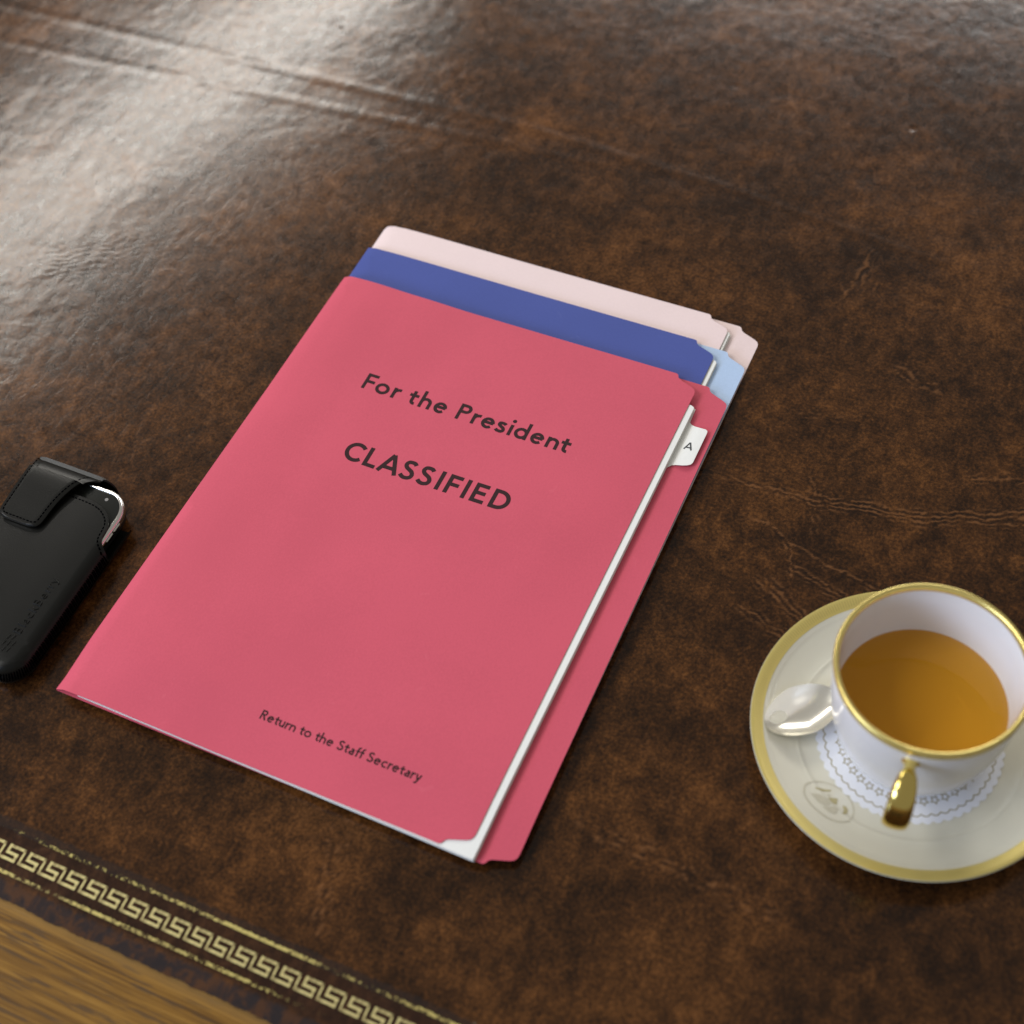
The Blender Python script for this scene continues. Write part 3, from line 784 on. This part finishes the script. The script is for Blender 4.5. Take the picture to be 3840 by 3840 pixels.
for nme, o_, m_ in crest_shapes:
    sheet("crest_"+nme, o_, lambda x, y: sau_top(math.hypot(x, y))+.03, .09, m_, crest, 1.5)

# doily: scalloped paper disc with gold wavy line and a ring of little stars
doily = empty("paper_doily", CO, "white scalloped paper doily printed with gold stars, between cup and saucer", "doily")
NS = 54
def doil_r(a): return 42.0 + 1.3*abs(math.sin(a*NS/2)) 
dz_ = lambda x, y: max(4.80, sau_top(math.hypot(x, y))+.10)
sheet("paper_disc", [(doil_r(2*math.pi*i/432)*math.cos(2*math.pi*i/432), doil_r(2*math.pi*i/432)*math.sin(2*math.pi*i/432)) for i in range(432)], dz_, .16, M_DOILY, doily, 8)
vs, fs = [], []
ribbon(vs, fs, [((38.4+1.15*abs(math.sin(a*27/1)))*math.cos(a), (38.4+1.15*abs(math.sin(a*27)))*math.sin(a)) for a in [2*math.pi*i/540 for i in range(540)]], .52, True)
link("wavy_line", mesh("wavy_line", [(a, b, dz_(a, b)+.20) for a, b, q in vs], [q[::-1] for q in fs]), M_DGOLD, doily, 0)
vs, fs = [], []
ribbon(vs, fs, [(((2.05 if i % 2 == 0 else 1.05)*math.cos(math.pi*i/5)), ((2.05 if i % 2 == 0 else 1.05)*math.sin(math.pi*i/5))) for i in range(10)], .46, True)
sm = mesh("star", [(a, b, 0) for a, b, q in vs], [q[::-1] for q in fs]); sm.materials.append(M_DGOLD)
for i in range(40):
    a = 2*math.pi*i/40
    o = bpy.data.objects.new("star", sm); col.objects.link(o); o.parent = doily
    o.location = (32.2*math.cos(a)*MM, 32.2*math.sin(a)*MM, 5.0*MM); o.rotation_euler = (0, 0, a)
cup = empty("teacup", CO + Vector((0, 0, 4.97*MM)), "white porcelain teacup with gold rim and gold handle, holding tea", "cup")
ZC = 4.97
def lift(p): return [(r, z-ZC) for r, z in p]
outer = [(23.6, 5.0), (24.2, 5.02), (24.8, 5.5), (25.0, 6.9), (27.6, 7.9), (30.8, 10.2), (33.6, 14.2), (36.2, 20.5), (38.6, 31), (40.4, 44), (41.4, 58), (41.9, 70.2)]
inner = [(40.0, 70.4), (39.5, 58), (38.5, 44), (36.9, 31), (34.2, 20.5), (31.2, 14.4), (28, 11.6), (20, 9.8), (0, 9.4)]
link("body", lathe_mesh("body", lift([(0, 7.0), (21, 6.8), (22.2, 5.3)] + outer + [(41.7, 71.3), (41.1, 71.6), (40.4, 71.3)] + inner), 128), M_CUP, cup, 50)
link("gold_rim", lathe_mesh("gold_rim", lift([(41.75, 68.0), (42.1, 68.4), (42.4, 71.0), (42.2, 72.2), (41.4, 72.75), (40.5, 72.5), (39.8, 71.6), (39.6, 70.0), (40.2, 69.8), (41.2, 71.0), (41.5, 70.2)]), 128, True), M_GOLDBRIGHT, cup, 60)
link("gold_foot_line", lathe_mesh("gold_foot_line", lift([(27.9, 8.75), (28.7, 9.25), (28.9, 9.15), (28.2, 8.55)]), 96, True), M_GOLD, cup, 60)
# handle: flat band loop towards the camera side
ha = math.radians(-85.5)
hp = catmull([(39.5, 61.0, 4.3), (41.6, 61.6, 4.0), (43.2, 62.2, 2.7), (46.2, 63.2, 2.5), (50.5, 64.2, 4.0), (55.5, 62.8, 5.0), (60.0, 58.2, 5.5), (62.4, 51, 5.7), (62.0, 43, 5.6), (59.0, 36, 5.3), (53.5, 30.8, 4.8), (47, 28, 4.2), (41.5, 26.8, 3.8), (36.6, 26.4, 3.6)], 7)
vs, fs = [], []; NSEC = 24
for i, (r, z, wd) in enumerate(hp):
    a, b = hp[max(0, i-1)], hp[min(len(hp)-1, i+1)]
    t_ = Vector((b[0]-a[0], b[1]-a[1])); t_.normalize(); nn = Vector((t_.y, -t_.x))
    tk = 2.3
    for k in range(NSEC):
        an = 2*math.pi*k/NSEC; cs, sn = math.cos(an), math.sin(an)
        sx = math.copysign(abs(cs)**.92, cs)*wd; sy = math.copysign(abs(sn)**.95, sn)*tk
        rr_ = r+nn.x*sy; zz = z+nn.y*sy
        vs.append((rr_*math.cos(ha)-sx*math.sin(ha), rr_*math.sin(ha)+sx*math.cos(ha), zz-ZC))
for i in range(len(hp)-1):
    for k in range(NSEC):
        k2 = (k+1) % NSEC; fs.append((i*NSEC+k, i*NSEC+k2, (i+1)*NSEC+k2, (i+1)*NSEC+k))
fs += [tuple(range(NSEC)), tuple(range((len(hp)-1)*NSEC, len(hp)*NSEC))]
me = mesh("handle", vs, fs); bm = bmesh.new(); bm.from_mesh(me); bmesh.ops.recalc_face_normals(bm, faces=bm.faces[:]); bm.to_mesh(me); bm.free()
handle = link("handle", me, plain("handle_gold", (.84, .66, .20), .16, metal=1.0, nscale=200, namt=.02), cup, 60)

TZ = 39.0
tea_prof = [(0, TZ), (30, TZ), (37.1, TZ), (37.9, TZ+.15), (38.3, TZ+.5), (38.6, TZ+.55), (38.5, TZ-1), (37.2, 31), (34.6, 20), (31.6, 14.2), (28.2, 11.3), (20, 9.5), (0, 9.1)]
tea = link("tea", lathe_mesh("tea", tea_prof, 128), M_TEA, None, 50, loc=CO)
tag(tea, "clear amber tea filling the gold-rimmed cup", "tea")

# teaspoon lying in the saucer, bowl beside the cup
spoon = empty("teaspoon", CO, "small silver teaspoon lying on the saucer with its bowl beside the cup", "teaspoon")
sd = math.radians(50); SC = Vector((-49.5, -9.0)); ux, uy = math.cos(sd), math.sin(sd)
A_, B_ = 19.5, 12.6
def sp(u, v, z): return (SC.x+ux*u-uy*v, SC.y+uy*u+ux*v, z)
vs, fs = [], []; NR, NA = 9, 48
def bowl_pt(rho, an, under):
    cu, sv = math.cos(an), math.sin(an)
    u = A_*cu*rho; v = B_*sv*rho*(1-.16*cu*(-1 if cu < 0 else 1)*(1 if cu < 0 else .35))
    rimz = 12.2 + .045*(-u) 
    dep = 5.6*(1-rho**2.2)
    return sp(u, v, rimz - dep - (1.0 if under else 0) + (.0 if rho < 1 else 0))
for under in (0, 1):
    vs.append(bowl_pt(0, 0, under))
    for i in range(1, NR+1):
        for k in range(NA): vs.append(bowl_pt(i/NR, 2*math.pi*k/NA, under))
H_ = 1+NR*NA
for under in (0, 1):
    o_ = under*H_
    for k in range(NA):
        k2 = (k+1) % NA; q = (o_, o_+1+k, o_+1+k2); fs.append(q[::-1] if under else q)
        for i in range(NR-1):
            a = o_+1+i*NA; q = (a+k, a+NA+k, a+NA+k2, a+k2); fs.append(q[::-1] if under else q)
e = 1+(NR-1)*NA
for k in range(NA):
    k2 = (k+1) % NA; fs.append((e+k, H_+e+k, H_+e+k2, e+k2))
link("spoon_bowl", mesh("spoon_bowl", vs, fs), M_SILVER, spoon, 60)
hs = catmull([(17.5, 10.7, 3.4), (21, 11.0, 2.6), (27, 11.2, 1.9), (38, 11.0, 1.8), (52, 11.6, 1.9), (66, 13.4, 2.5), (78, 15.8, 3.4), (86, 17.6, 3.9), (89, 18.2, 3.0), (90, 18.4, 1.2)], 4)
vs, fs = [], []
for u, z, wd in hs:
    for k in range(10):
        an = 2*math.pi*k/10; vs.append(sp(u, wd*math.cos(an), z+.75*math.sin(an)))
for i in range(len(hs)-1):
    for k in range(10):
        k2 = (k+1) % 10; fs.append((i*10+k, (i+1)*10+k, (i+1)*10+k2, i*10+k2))
fs += [tuple(range(10)), tuple(range((len(hs)-1)*10, len(hs)*10))]
me = mesh("spoon_handle", vs, fs); bm = bmesh.new(); bm.from_mesh(me); bmesh.ops.recalc_face_normals(bm, faces=bm.faces[:]); bm.to_mesh(me); bm.free()
link("spoon_handle", me, M_SILVER, spoon, 60)
